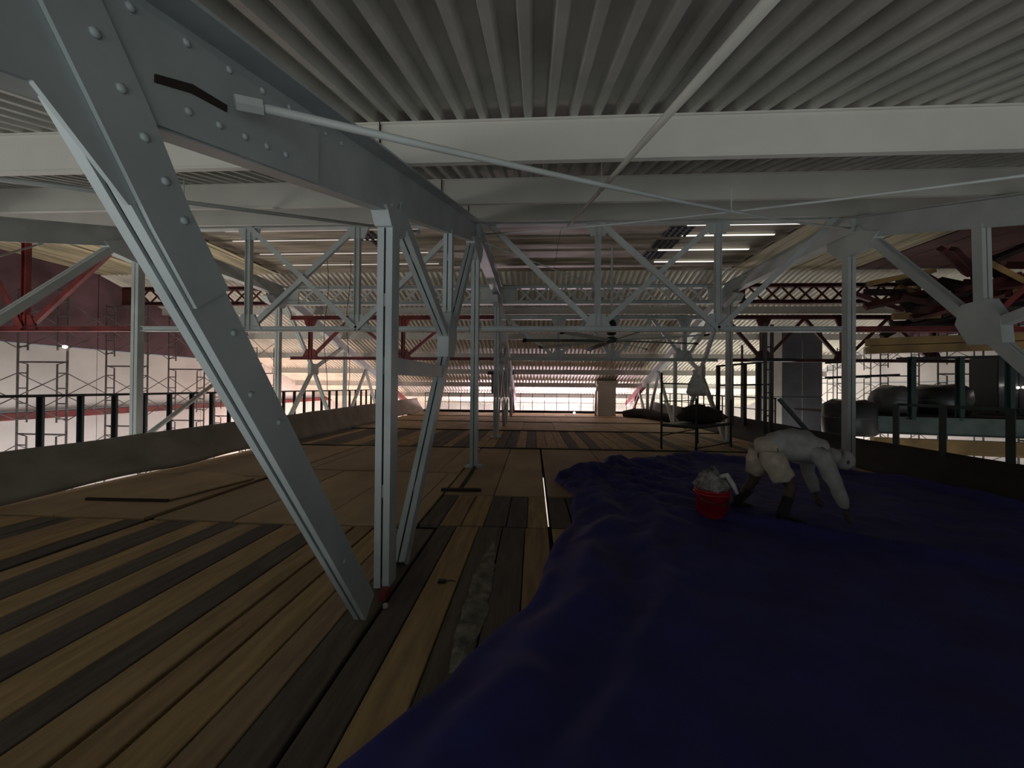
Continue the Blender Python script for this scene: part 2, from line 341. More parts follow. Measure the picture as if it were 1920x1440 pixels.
# ============================================================ TRUSSES
U = (1, 0, 0)
NB = [(-.9, 1.95), (.75, 2.28)]
def truss(X, label, m, near=True, rivets=False, foot=RED, M=(5.15, 2.2)):
    t = thing('roof_truss', label, 'truss', (X, 7.6, 0), 'main trusses running along the deck')
    P = lambda y, z, dx=0: V((X+dx, y, z))
    zc = lambda y: 4.655+.323*(y-7.6)       # centre of near chord
    zg = lambda y: 4.62-.318*(y-12.0)
    # near inclined top chord: box of two webs with a wide cover plate above
    if near:
        c = MB(); c.ext([(-.05, -.18), (.05, -.18), (.05, -.165), (.04, -.165), (.04, .17), (-.04, .17), (-.04, -.165), (-.05, -.165)], P(-1.4, zc(-1.4)), P(7.45, zc(7.45)), U)
        c.build('top_chord', m, t)
        MB().bar(P(-1.4, zc(-1.4)+.178), P(7.5, zc(7.5)+.178), .34, .014, U).build('cover_plate', m, t)
    c = MB(); c.ext([(-.12, -.15), (.12, -.15), (.12, .15), (-.12, .15)], P(7.4, 4.64), P(12.1, 4.64), U); c.build('ridge_chord', m, t)
    MB().bar(P(7.4, 4.797), P(12.2, 4.797), .32, .014, U).build('cover_plate', m, t)
    MB().ext([(-.11, -.14), (.11, -.14), (.11, .14), (-.11, .14)], P(12, 4.62), P(21, zg(21)), U).build('far_chord', m, t)
    MB().ext([(-.11, -.14), (.11, -.14), (.11, .14), (-.11, .14)], P(21, zg(21)), P(24.8, zg(24.8)), U).build('far_chord', foot, t)
    MB().bar(P(21.4, zg(21.4)), P(24.2, -.4), .1, .1, U).build('knee_brace', foot, t)
    MB().bar(P(22.8, zg(22.8)), P(22.9, -.1), .08, .1, U).build('knee_brace', foot, t)
    M2 = (14.05, 2.2)
    if near:
        pair(MB(), P(.72, 2.60, .02), P(2.60, .075, .02), .08, .17, U).build('diagonal', m, t)
        pair(MB(), P(3.02, .02), P(3.02, zc(3.02)-.15), .12, .16, U).build('post', m, t)
        pair(MB(), P(3.36, .02), P(*M), .12, .14, U).build('diagonal', m, t)
        pair(MB(), P(*M), P(7.35, 4.55), .135, .12, U).build('diagonal', m, t)
        pair(MB(), P(3.12, zc(3.1)-.12), P(*M), .12, .12, U).build('diagonal', m, t)
        pair(MB(), P(*M), P(M[0]+.03, zc(M[0])-.14), .12, .12, U).build('post', m, t)
        MB().bar(P(2.98, 1.76), P(4.8, 1.78), .10, .14, U).build('strut', m, t)
        MB().plate([P(M[0]+a, M[1]+b) for a, b in ((-.27, -.22), (.12, -.2), (.28, .1), (.2, .36), (-.1, .38), (-.24, .12))], .15, U).build('gusset_plate', m, t)
        MB().plate([P(2.8, zc(2.8)-.15), P(3.3, zc(3.3)-.15), P(3.2, zc(3)-.32), P(2.9, zc(2.9)-.3)], .135, U).build('gusset_plate', m, t)
        # large riveted gusset where the inclined post meets the chord near the camera
        gp = MB().plate([P(-.1, 1.98, .055), P(.73, 2.25, .055), P(.782, 2.267, .055), P(.986, 2.087, .055), P(1.08, 2.15, .055), P(1.06, 2.36, .055), P(1.9, 2.63, .055), P(1.9, 2.9, .055), P(1.2, 2.72, .055), P(-.1, 2.3, .055)], .014, U).build('gusset_plate', m, t)
        MB().plate([P(a, b, .069) for a, b in ((.62, 3.0), (.90, 2.57), (1.025, 2.386), (1.16, 2.155), (1.32, 1.94), (1.19, 1.845), (1.04, 2.05), (.5, 2.9))], .012, U).build('cover_strip', m, t)
    for y, zt in ((7.6, 4.5), (12.05, 4.5)):
        pair(MB(), P(y, .02), P(y, zt), .15, .14, U).build('post', m, t)
        MB().plate([P(y-.7, 4.33), P(y-.3, 4.5), P(y+.45, 4.5), P(y+.42, 4.36), P(y+.15, 4.1), P(y-.15, 4.1), P(y-.55, 4.16)], .166, U).build('gusset_plate', m, t)
        MB().box(X-.16, X+.16, y-.16, y+.16, .0, .025).build('base_plate', m, t)
    for a, b in (((12.3, 4.4), M2), (M2, (16.3, 3.25)), ((12.3, .02), M2), (M2, (15.45, .02)), ((9.8, 4.5), (7.8, .1))):
        if a == (9.8, 4.5): continue
        pair(MB(), P(*a), P(*b), .11, .11, U).build('diagonal', m, t)
    MB().plate([P(13.8, 2.0), P(14.3, 2.0), P(14.3, 2.4), P(13.8, 2.4)], .13, U).build('gusset_plate', m, t)
    for y in (16.5, 20.4):
        pair(MB(), P(y, .02), P(y, zg(y)-.12), .13, .13, U).build('post', m, t)
    for a, b in (((16.7, .02), (18.6, 2.35)), ((20.2, .02), (18.6, 2.35)), ((20.6, .02), (22.0, 1.4))):
        pair(MB(), P(*a), P(*b), .11, .11, U).build('diagonal', m, t)
    if rivets:
        rv = MB().lathe((0, 0, 0), [(.014, 0), (.012, .006), (.006, .010)], 8, ax=0).mesh('rivet', m, True)
        for k in range(12):
            y = .3+k*.17; inst('rivet', rv, gp, (X+.062 if y < 1.9 else X+.04, y, zc(y)+.11))
        for k in range(8):
            f = k/8; inst('rivet', rv, gp, (X+.075, .70+f*.50, 2.74-f*.72))
        for q in (1.36, 1.62): inst('rivet', rv, t, (X+.06, q, 1.98-(q-1.22)*1.36))
        inst('rivet', rv, t, (X+.06, 1.45, 1.56)); inst('rivet', rv, t, (X+.06, 2.22, .56))
        for k in range(5): inst('rivet', rv, gp, (X+.062, 1.16+.12*k, 2.47+.038*k))
        MB().plate([P(1.05, 2.475, .064), P(1.17, 2.535, .064), P(1.31, 2.575, .064), P(1.31, 2.60, .064), P(1.17, 2.565, .064), P(1.05, 2.50, .064)], .006, U).build('slot', SUB, t)
    return t
truss(-1.17, 'nearest grey steel truss, V shaped posts standing on planks', STEEL, True, True)
truss(-8.3, 'grey steel truss beyond the left curb', STEEL2, True)
truss(5.95, 'grey steel truss to the right, beside the blue tarp', STEEL2, True, M=(5.42, 2.42))

def cross(Y, x0, x1, zt, zb, m, label, nodes, pat, w=.10, top_d=.13):
    t = thing('cross_truss', label, 'truss', ((x0+x1)/2, Y, zb), 'cross trusses between the main trusses')
    P = lambda f, z: V((x0+(x1-x0)*f, Y, z)); UU = (0, 1, 0)
    MB().ext(ibeam(.16, top_d), P(0, zt), P(1, zt), UU).build('top_chord', m, t)
    MB().ext(ibeam(.13, .1, .012), P(0, zb), P(1, zb), UU).build('bottom_chord', m, t)
    for f in nodes:
        MB().ext(ibeam(.1, .11, .012), P(f, zb), P(f, zt), UU).build('post', m, t)
        MB().plate([P(f, zb)+V((-.28, .0, .0)), P(f, zb)+V((.28, .0, .0)), P(f, zb)+V((.14, 0, .3)), P(f, zb)+V((-.14, 0, .3))], .05, (0, 1, 0)).build('gusset_plate', m, t)
        MB().plate([P(f, zt)+V((-.26, .0, .0)), P(f, zt)+V((-.14, 0, -.28)), P(f, zt)+V((.14, 0, -.28)), P(f, zt)+V((.26, 0, 0))], .05, (0, 1, 0)).build('gusset_plate', m, t)
    for k, (fa, ta, fb, tb) in enumerate(pat):
        o = V((0, .03*(-1)**k, 0))
        MB().ext(angle(.075, .1), P(fa, zt if ta else zb)+o, P(fb, zt if tb else zb)+o, UU).build('diagonal', m, t)
    return t
T3 = (1/3, 2/3)
XP = [(.02, 1, 1/3, 0), (1/3, 1, 2/3, 0), (2/3, 1, 1/3, 0), (2/3, 0, .98, 1)]
cross(7.6, 5.8-6.85, 5.83, 4.86, 2.74, STEEL2, 'cross truss of grey steel spanning above the blue tarp, first bay', T3, XP)
cross(7.6, -8.18, -1.29, 4.86, 2.74, STEEL2, 'cross truss of grey steel left of the V posts, first bay', T3, XP)
cross(7.6, -12.0, -8.42, 4.86, 2.74, RED, 'red primed cross truss at upper left before the maroon wall', (.324,), [(1, 1, .324, 0), (.324, 0, 0, 1)])
cross(7.6, 6.07, 13.0, 4.86, 2.74, RED, 'red primed cross truss at upper right behind the grey gusset', (.62,), [(0, 1, .31, 0), (.31, 0, .62, 1), (.62, 1, .9, 0)])
cross(12.5, -1.05, 5.83, 3.85, 2.5, STEEL2, 'smaller far cross truss in the middle, seen beyond the ceiling fan', (.27, .52, .85), [(.02, 1, .27, 0), (.27, 0, .4, 1), (.4, 1, .52, 0), (.52, 0, .7, 1), (.7, 1, .85, 0), (.85, 0, .98, 1)])
cross(12.5, -8.18, -1.29, 3.85, 2.5, RED, 'red primed far cross truss at left against the pink wall', (.1, .56), [(.1, 0, .3, 1), (.3, 1, .56, 0), (.56, 0, .8, 1)])
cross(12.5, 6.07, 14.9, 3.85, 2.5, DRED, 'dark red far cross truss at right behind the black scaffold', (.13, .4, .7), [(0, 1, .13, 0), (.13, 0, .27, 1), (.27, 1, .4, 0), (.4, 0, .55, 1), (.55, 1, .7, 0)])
def lattice(x0, x1, m, label):
    Y = 12.25
    t = thing('lattice_girder', label, 'girder', ((x0+x1)/2, Y, 4.2), 'lattice girders under the far ridge')
    for z in (4.28, 4.78):
        MB().ext(ibeam(.2, .11), (x0, Y, z), (x1, Y, z), (0, 1, 0)).build('chord', m, t)
    n = round((x1-x0)/.5); p = (x1-x0)/n
    for k in range(n):
        a = x0+k*p
        MB().bar((a+.03, Y-.04, 4.32), (a+p-.03, Y-.04, 4.74), .015, .06, (0, 1, 0)).build('lattice_bar', m, t)
        MB().bar((a+p-.03, Y-.02, 4.32), (a+.03, Y-.02, 4.74), .015, .06, (0, 1, 0)).build('lattice_bar', m, t)
    for X in (x0+.2, x1-.2):
        MB().box(X-.2, X+.2, Y-.05, Y+.02, 4.25, 4.8).build('end_plate', m, t)
lattice(-8.15, -1.3, STEEL2, 'pale lattice girder with crossed bars left of centre')
lattice(-1.0, 5.8, STEEL2, 'pale lattice girder with crossed bars over the fan')
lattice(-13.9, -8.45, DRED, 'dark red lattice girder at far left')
lattice(6.1, 14.9, DRED, 'dark red lattice girder at far right')

# ---- tie rods and pipes
def rod(pts, r, label, m=STEEL2, name='tie_rod', cat='rod', hang=()):
    t = thing(name, label, cat, pts[0])
    MB().tube(pts, r, 10).build('rod', m, t, True)
    for p in (pts[0], pts[-1]):
        d = (V(pts[-1])-V(pts[0])).normalized()*(.07 if p is pts[0] else -.07)
        MB().tube([V(p)-d*.2, V(p)+d], r*1.7, 6).build('end_fitting', m, t)
    for p, h in hang:
        MB().tube([V(p), V(p)+V((0, 0, h))], .006, 6).tube([V(p)+V((-.0, -r*1.6, -r)), V(p)+V((0, 0, r*1.5)), V(p)+V((0, r*1.6, -r))], .008, 6).build('hanger', m, t)
    return t
def sag(a, b, s, n=12):
    a, b = V(a), V(b); return [tuple(a.lerp(b, i/n)+V((0, 0, -s*4*(i/n)*(1-i/n)))) for i in range(n+1)]
rod(sag((-1.05, 1.3, 2.6), (5.9, 7.5, 4.62), .08), .016, 'grey bracing rod from the near gusset slot to right truss', hang=[((2.0, 4.02, 3.42), .22)])
rod(sag((-1.0, 7.5, 4.6), (5.85, 1.6, 2.95), .12), .014, 'grey bracing rod running from left truss top to right foreground')
rod([(.67, -1.0, ZD(-1)-.43), (.67, 7.6, ZD(7.6)-.42)], .022, 'straight white pipe hung under the near roof slope', PURLIN, 'overhead_pipe', 'pipe', hang=[((.67, 3.9, ZD(3.9)-.42), .3), ((.67, 5.9, ZD(5.9)-.42), .3)])
rod([(-7.4, .8, 2.95), (-4.9, 3.2, 3.45), (-2.3, 7.5, 4.66)], .026, 'dull pipe sloping below the roof behind the inclined post', STEEL2, 'overhead_pipe', 'pipe', hang=[((-4.2, 4.36, 3.78), .3)])
rod([(-1.0, 7.7, 4.5), (3.0, 11.9, 4.3)], .012, 'thin rod slanting from left truss top towards far lattice', STEEL2)
rod([(-8.15, 5.9, 3.9), (-8.15, 2.6, 1.4)], .014, 'thin bright rod slanting down at far left edge', PURLIN)
rod([(-8.1, 7.0, .1), (-8.6, 10.2, 1.8)], .05, 'stout grey prop leaning behind the left curb', STEEL2, 'prop', 'prop')

# sprinkler head with curled pipe at upper left
t = thing('sprinkler_head', 'curled pipe with dark sprinkler head at upper left', 'sprinkler', (-4.4, 3.95, 3.75))
MB().tube([(-4.4, 3.95, 3.66), (-4.38, 3.95, 3.8), (-4.36, 3.95, 3.9), (-4.40, 3.95, 3.97), (-4.46, 3.95, 3.98)], .014, 8).build('pipe', STEEL2, t, True)
MB().lathe((-4.49, 3.95, 3.95), [(.01, 0), (.03, .015), (.03, .04), (.008, .05)], 10).build('nozzle', BLACK, t)

# ceiling fan, at rest
t = thing('ceiling_fan', 'large ceiling fan with long thin blades hanging under the ridge', 'fan', (2.0, 10.0, 2.8))
MB().tube([(2, 10, 3.2), (2, 10, 5.2)], .03, 8).build('down_rod', STEEL2, t)
MB().lathe((2, 10, 2.95), [(.07, 0), (.12, .03), (.12, .3), (.09, .36), (.04, .4)], 14).build('motor', BLACK, t, True)
MB().lathe((2, 10, 2.76), [(.10, 0), (.16, .03), (.16, .1), (.08, .14)], 14).build('hub', GREEN, t, True)
for k in range(8):
    a = R(8+45*k); d = V((math.cos(a), math.sin(a), 0)); u = V((-d.y, d.x, .35))
    c = V((2, 10, 2.8))
    bl = MB().ext([(-.08, 0), (-.02, .018), (.06, .01), (.09, -.004), (0, -.004)], c+d*.15, c+d*2.2+V((0, 0, -.03)), u).build('blade', STEEL2 if k % 2 else GREENP, t)
    MB().ext([(-.10, -.01), (-.02, .025), (.1, 0), (0, -.01)], c+d*2.2+V((0, 0, -.03)), c+d*2.3+V((0, 0, -.02)), u).build('blade_tip', BLACK, bl)

for i, (x, y, z, l) in enumerate(((-5.9, 10.6, 5.2, 'first cord hanging before the pink wall left of V posts'), (-5.4, 10.9, 5.2, 'second cord hanging before the pink wall left of V posts'), (-4.3, 11.3, 5.2, 'cord hanging just left of the tall V post'))):
    t = thing('power_cable', l, 'cord', (x, y, z), 'cords hanging left of centre')
    MB().tube([(x+.06*math.sin(q*.9+i), y, z-q*.42) for q in range(10)], .009, 5).build('cord', GALV, t)
    MB().tube([(x+.06*math.sin(i)-.03, y, z), (x+.06*math.sin(i)+.03, y, z+.03)], .014, 5).build('knot', GALV, t)
t = thing('work_lamp', 'tiny bright lamp on the left scaffold below maroon panel', 'lamp', (-12.2, 9.32, 2.5))
MB().lathe((-12.17, 9.32, 2.5), [(.02, 0), (.045, .02), (.045, .05), (.02, .07)], 8).build('bulb', BULB, t)
MB().bar((-12.17, 9.32, 2.56), (-12.2, 9.41, 2.6), .02, .02).build('bracket', BLACK, t)
t = thing('divider_screen', 'grey panel hung from dark bar near far end left', 'panel', (-1.7, 19.6, 1.2))
MB().box(-2.35, -1.0, 19.55, 19.7, 2.2, 2.38).build('bar', BLACK, t)
MB().box(-2.15, -1.2, 19.6, 19.64, 1.25, 2.2).build('panel', mat('grey board', (.2, .2, .18), .8), t)
# dark perforated vents in the ridge soffit
def vent(label, groups):
    t = thing('perforated_vent', label, 'vent', (groups[0][0], groups[0][1], 5.15))
    me = MB().lathe((0, 0, 0), [(.035, 0), (.04, .02), (.04, .03)], 8).mesh('vent_hole', BLACK)
    for gx, gy in groups:
        MB().box(gx-.03, gx+.53, gy-.03, gy+.55, 5.19, 5.2).build('vent_plate', SLATE, t)
        for i in range(4):
            for j in range(4): inst('vent_hole', me, t, (gx+.05+i*.14, gy+.05+j*.14, 5.165))
vent('dotted dark vent plates stepping across the soffit right of centre', [(3.05, 8.75), (3.0, 9.5), (2.95, 10.3)])
vent('dotted dark vent plate in the soffit left of the V posts', [(-4.3, 8.75), (-4.05, 9.3)])

# ============================================================ CURBS (hanging sheeting)
def curb(X, y0, y1, zt, label, m, lean, bot, seed, dz=.02):
    n = 120; rows = 7; mb = MB(); sgn = 1 if X < 0 else -1
    for side in (0, 1):
        for i in range(n+1):
            y = y0+(y1-y0)*i/n
            for j in range(rows+1):
                f = j/rows
                z0 = max(.0, bot*(.5+1.6*noise.noise(V((y*.45, seed, 0))))) if bot else -.02
                z = z0+(zt(y)-z0)*f+.02*noise.noise(V((y*1.1, seed, 3)))*f
                x = X+sgn*lean*(1-f)**1.4+.07*noise.noise(V((y*.8, f*1.6, seed)))
                mb.v.append((x-sgn*side*.02, y, z))
    o = (n+1)*(rows+1)
    for s in (0, 1):
        for i in range(n):
            for j in range(rows):
                a = s*o+i*(rows+1)+j; mb.f.append((a, a+1, a+rows+2, a+rows+1))
    for i in range(n):
        for j in (0, rows):
            a = i*(rows+1)+j; mb.f.append((a, a+rows+1, a+rows+1+o, a+o))
    t = thing('curb_sheeting', label, 'sheeting', (X, y0, 0))
    mb.build('sheet', m, t, True)
    return t
curb(-7.15, 2.0, 23.4, lambda y: .66+.011*(y-5), 'long grey tarpaulin curb along the left edge of deck', CURB, .42, .09, 1.3)
curb(7.05, 2.0, 23.4, lambda y: .54+.016*max(0, y-8), 'dark rubber sheet curb along the right edge of deck', CURBD, .5, .0, 5.1)
t = thing('edge_beam', 'black steel edge beam closing the far end of deck', 'beam', (0, 23.7, 0))
MB().ext(ibeam(.2, .3), (-7, 23.75, .0), (7, 23.75, .0), (0, 1, 0)).build('beam', BLACK, t)

# ============================================================ GUARD RAILS
def guard(name, label, p0, p1, z, posts, m, zb, rails=(), pw=.06, group='guard rails round the deck'):
    t = thing(name, label, 'railing', p0, group)
    p0, p1 = V(p0), V(p1)
    MB().bar(p0+V((0, 0, z)), p1+V((0, 0, z)), .05, .05, (0, 0, 1)).build('top_rail', m, t)
    for q in rails: MB().bar(p0+V((0, 0, q)), p1+V((0, 0, q)), .03, .03, (0, 0, 1)).build('mid_rail', m, t)
    for f in posts:
        p = p0.lerp(p1, f); MB().ext(angle(pw, pw, .012), p+V((0, 0, zb)), p+V((0, 0, z)), (1, 0, 0)).build('post', m, t)
    return t
guard('guard_rail', 'black guard rail running behind the left grey curb', (-8.9, 4.0, 0), (-8.9, 22.5, 0), 1.36, [i/30 for i in range(31)], BLACK, -.4, pw=.075)
guard('guard_rail', 'dark green guard rail at right edge over the dark curb', (7.12, 7.9, 0), (7.12, 3.6, 0), 1.32, [0, .2, .42, .7, 1], GREEN, .1, pw=.12)
guard('guard_rail', 'thin black guard rail across the far end of deck', (-6.8, 23.9, 0), (3.7, 23.9, 0), 1.18, [i/14 for i in range(15)], BLACK, -.1, (.62,), .035)
guard('guard_rail', 'thin black guard rail between cream column and right truss', (4.8, 23.9, 0), (7.4, 23.9, 0), 1.18, [0, .35, .7, 1], BLACK, -.1, (.62,), .035)
guard('guard_rail', 'black guard rail along far right edge past the scaffold', (7.6, 12.5, 0), (7.6, 23.5, 0), 1.3, [i/13 for i in range(14)], BLACK, 0, (.9,), .05)

# cream column at the far edge
t = thing('boxed_column', 'square cream boxed column standing at far end of deck', 'column', (4.1, 21.9, 0))
MB().box(3.62, 4.62, 21.8, 22.5, .0, 1.95).build('shaft', COLM, t)
MB().box(3.55, 4.7, 21.75, 22.55, 1.75, 1.98).build('capital', COLM, t)
MB().tube([(3.5, 21.8, 0), (3.52, 21.8, 1.3), (3.62, 21.8, 1.7)], .06, 10).build('corner_tube', PURLIN, t, True)

# ============================================================ SCAFFOLDS along the side walls
def scaffold(name, label, X, dirx, y0, nb, bay, z0, lifts, m, lh=1.9, wd=1.4, catwalk=None):
    t = thing(name, label, 'scaffold', (X, y0, z0), 'scaffolds against the side walls')
    r = .024
    fr = MB()
    for l in range(lifts):
        z = l*lh
        for x in (0, dirx*wd):
            fr.tube([(x, 0, z), (x, 0, z+lh)], r, 6)
        for x in (0, dirx*wd):
            s = dirx*.28 if x == 0 else -dirx*.28
            fr.tube([(x+s, 0, z+.25), (x+s, 0, z+lh-.12), (x, 0, z+lh-.05)], r*.8, 6)
            for q in range(4): fr.tube([(x, 0, z+.35+q*.4), (x+s, 0, z+.35+q*.4)], r*.7, 6)
        fr.tube([(0, 0, z+lh-.06), (dirx*wd, 0, z+lh-.06)], r, 6)
    me = fr.mesh('frame', m)
    br = MB()
    for l in range(lifts):
        z = l*lh
        for a, b in (((0, 0, z+.3), (0, bay, z+lh-.35)), ((0, bay, z+.3), (0, 0, z+lh-.35))): br.tube([a, b], r*.55, 5)
    mb = br.mesh('cross_brace', m)
    for k in range(nb+1):
        inst('frame', me, t, (X, y0+k*bay, z0))
        if k < nb:
            inst('cross_brace', mb, t, (X, y0+k*bay, z0)); inst('cross_brace', mb, t, (X+dirx*wd, y0+k*bay, z0))
    if catwalk is not None:
        for q in range(3):
            x = X+dirx*(.2+q*.4); MB().box(min(x, x+dirx*.36), max(x, x+dirx*.36), y0, y0+nb*bay, catwalk, catwalk+.05).build('plank', TIMB, t)
    return t
scaffold('wall_scaffold', 'tubular frame scaffold with ladders before the left wall', -12.2, -1, 5.2, 6, 2.1, -5.4, 5, GALV)
scaffold('wall_scaffold', 'tubular frame scaffold before the right wall', 13.3, 1, 5.0, 7, 2.1, -5.4, 5, GALV)

tw = thing('stair_tower', 'tall grey sheeted tower standing right of far red truss', 'tower', (10.3, 16.5, -6))
for k, x0 in enumerate((9.2, 9.98, 10.76)):
    for j in range(3): MB().box(x0+.01, x0+.76, 16.0, 16.05, -3.9+2.6*j, -1.33+2.6*j).build('sheet_panel', (COLM, SLATE, SLATE)[k], tw)
for x, y in ((9.2, 16.1), (11.5, 16.1), (9.2, 17.5), (11.5, 17.5)): MB().tube([(x, y, -8), (x, y, 3.9)], .05, 8).build('post', BLACK, tw)
for z in (-3.9, -1.3, 1.3, 3.8): MB().bar((9.2, 16.1, z), (11.5, 16.1, z), .06, .06, (0, 1, 0)).build('rail', BLACK, tw)

# ============================================================ RIGHT SIDE, beyond the curb
t = thing('side_platform', 'green grey fascia beam of platform beyond the right curb', 'platform', (11, 8.6, 0))
MB().ext(ibeam(.14, .42, .02), (7.3, 10.2, .75), (13.1, 8.65, .75), (0, 1, 0)).build('fascia', GREENP, t)
MB().plate([(8.5, 10.1, .96), (13.1, 8.9, .96), (13.1, 13, .96), (8.5, 13, .96)], .05, (0, 0, 1)).build('deck', SUB, t)
t = thing('timber_beam', 'long yellow timber beam lying below the green fascia', 'timber', (11, 9, 0))
MB().bar((8.4, 10.0, .3), (13.0, 8.75, .32), .14, .26, (0, 1, 0)).build('beam', TIMB, t)
MB().bar((8.4, 10.1, .12), (13.0, 8.85, .14), .2, .08, (0, 1, 0)).build('flange', TIMB, t)
t = thing('timber_beam', 'thick yellow timber stack high on the right behind gusset', 'timber', (11, 10, 2.8))
for k in range(2): MB().bar((8.6, 10.4, 2.62+.2*k), (13.2, 8.6, 2.66+.2*k), .3, .18, (0, 1, 0)).build('beam', TIMB, t)
def drum(name, label, c, r, h, m, lie=False):
    t = thing(name, label, 'bundle', c)
    if lie: pr = [(r*.8, -h/2), (r, -h/2+.04), (r*1.02, 0), (r, h/2-.04), (r*.8, h/2)]
    else: pr = [(r*.9, 0), (r, .05), (r*1.03, h*.5), (r*.97, h*.85), (r*.6, h)]
    mb = MB().lathe((0, 0, 0), pr, 18, 0 if lie else 2)
    mb.v = [tuple(V(c)+V(p)*(1+.12*noise.noise(V(p)*3+V(c)))) for p in mb.v]
    mb.build('wrapped_body', m, t, True)
    ring = [(c[0]+(0 if lie else r*1.05*math.cos(a)), c[1]+r*1.06*(math.sin(a) if not lie else math.cos(a)), c[2]+(h*.5 if not lie else r*1.06*math.sin(a))) for a in [2*math.pi*k/16 for k in range(17)]]
    MB().tube(ring, .012, 5).build('strap', GREENP, t)
drum('wrapped_bundle', 'dark rounded wrapped bundle on the platform left of right post', (7.75, 9.9, .5), .52, .85, DRUMG)
drum('wrapped_bundle', 'pale streaked wrapped drum just right of the right post', (9.4, 10.6, .98), .45, .72, mat('grey streaked film', (.10, .10, .10), .4, 0, .6, 2))
drum('wrapped_bundle', 'broad dark wrapped bale right of the streaked drum', (10.6, 10.6, .98), .55, .75, DRUMG)
t = thing('tool_cabinet', 'tall slate grey cabinet panel behind the right railing', 'cabinet', (12.1, 10.5, 1))
MB().box(11.6, 12.6, 10.3, 10.9, 1.0, 2.45).build('body', SLATE, t)
MB().box(11.63, 12.08, 10.27, 10.3, 1.05, 2.4).build('door', SLATE, t)
MB().box(12.12, 12.57, 10.27, 10.3, 1.05, 2.4).build('door', SLATE, t)
for i, p in enumerate(((11.75, 10.2, 1.72), (12.0, 10.2, 1.66), (12.12, 10.2, 1.67))):
    t = thing('work_lamp', ('small bright lamp on left of the slate cabinet', 'small bright lamp in front of the slate cabinet middle', 'small bright lamp at right of lamp row on slate cabinet')[i], 'lamp', p)
    MB().lathe(p, [(.01, 0), (.025, .015), (.025, .035), (.01, .05)], 8).build('bulb', BULB, t)
    MB().bar((p[0], p[1]+.01, p[2]-.05), (p[0], p[1]+.07, p[2]-.02), .02, .02).build('bracket', BLACK, t)
t = thing('scaffold_guard', 'row of thick black guard posts above platform right', 'railing', (9.5, 10, 1))
MB().bar((7.5, 10.3, 1.9), (9.2, 10.2, 1.98), .06, .06, (0, 1, 0)).build('top_rail', BLACK, t)
MB().bar((7.5, 10.3, 2.28), (8.4, 10.25, 2.33), .05, .05, (0, 1, 0)).build('top_rail', BLACK, t)
MB().bar((8.7, 9.7, 2.35), (13.0, 9.1, 2.43), .06, .06, (0, 1, 0)).build('top_rail', BLACK, t)
for k in range(5):
    x = 9.0+k*.95; y = 9.7-.13*(x-8.7); MB().ext(ibeam(.1, .12, .015), (x, y, .9), (x, y, 2.4), (1, 0, 0)).build('post', GREEN, t)
t = thing('scaffold_guard', 'tall black framed guard panel right of the rolling scaffold', 'railing', (6.9, 12, 0))
for k in range(5):
    x = 6.05+k*.42; MB().box(x-.05, x+.05, 12.9, 13.0, .4, 2.35+.04*k).build('post', BLACK, t)
MB().bar((6.0, 12.95, 2.33), (7.8, 12.95, 2.5), .06, .06, (0, 1, 0)).build('top_rail', BLACK, t)
MB().bar((6.0, 12.95, 1.7), (7.8, 12.95, 1.75), .05, .05, (0, 1, 0)).build('mid_rail', BLACK, t)
t = thing('tower_post', 'tall pair of grey tubes standing left of right truss post', 'post', (6.05, 9.2, 0))
for x, y in ((6.0, 10.3), (6.28, 10.5)):
    MB().tube([(x, y, 0), (x, y, 3.3)], .045, 8).build('tube', SLATE, t)
for z in (.9, 1.5, 2.1, 2.7): MB().tube([(6.0, 10.3, z), (6.28, 10.5, z)], .02, 6).build('rung', SLATE, t)
MB().box(5.7, 6.75, 10.3, 10.6, 2.32, 2.4).build('bracket', BLACK, t)
MB().bar((6.28, 10.2, 1.35), (6.85, 9.7, .35), .1, .04).build('brace', GREENP, t)
t = thing('debris_pile', 'dark heap of red steel and timber at upper right', 'pile', (13, 9, 3))
for k in range(70):
    a = V((random.uniform(9.0, 11.8), random.uniform(8.7, 10.4), random.uniform(3.25, 4.5))); d = V((random.uniform(-1.6, 1.6), random.uniform(-.4, .4), random.uniform(-.5, .6)))
    MB().bar(a, a+d, .1, .16).build('scrap_bar', (DRED, SUB, DRED, TIMB, DRED, SUB, SUB, DRED)[k % 8], t)

# ============================================================ ROLLING SCAFFOLD
t = thing('rolling_scaffold', 'black rolling scaffold standing on deck behind the tarp', 'scaffold', (4, 10, 0))
cs = [(3.36, 10.27), (4.01, 9.69), (5.42, 10.86), (4.77, 11.44)]
for i, (x, y) in enumerate(cs):
    top = (2.0, 1.35, 1.3, 2.0)[i]
    po = MB().tube([(x, y, .09), (x, y, top)], .028, 8).build('post', BLACK, t)
    w_ = MB().lathe((x, y, .055), [(.055, -.016), (.055, .016)], 12, 0).build('caster', BLACK, po)
def sb(a, b, z1, z2, r=.02): MB().tube([(*cs[a], z1), (*cs[b], z2)], r, 6).build('rail', BLACK, t)
for a, b in ((0, 1), (1, 2), (2, 3), (3, 0)): sb(a, b, .62, .62, .026)
sb(3, 0, 1.72, 1.72); sb(0, 3, 1.25, 1.25, .014); sb(0, 1, .35, .6, .014); sb(1, 2, .12, .12, .014)
MB().plate([(*cs[0], .65), (*cs[1], .65), (*cs[2], .65), (*cs[3], .65)], .04, (0, 0, 1)).build('platform', SLATE, t)
t = thing('rubble_sack', 'dark lumpy sack bundle lying on the rolling scaffold platform', 'sack', (4.6, 10.6, .65))
mb = MB().lathe((0, 0, 0), [(.12, 0), (.42, .04), (.5, .16), (.4, .34), (.15, .44)], 18)
mb.v = [(4.55+p[0]*1.3*(1+.3*noise.noise(V(p)*4)), 10.65+p[1]*.8, .67+p[2]*(1+.3*noise.noise(V(p)*5))) for p in mb.v]
mb.build('sack', CURBD, t, True)
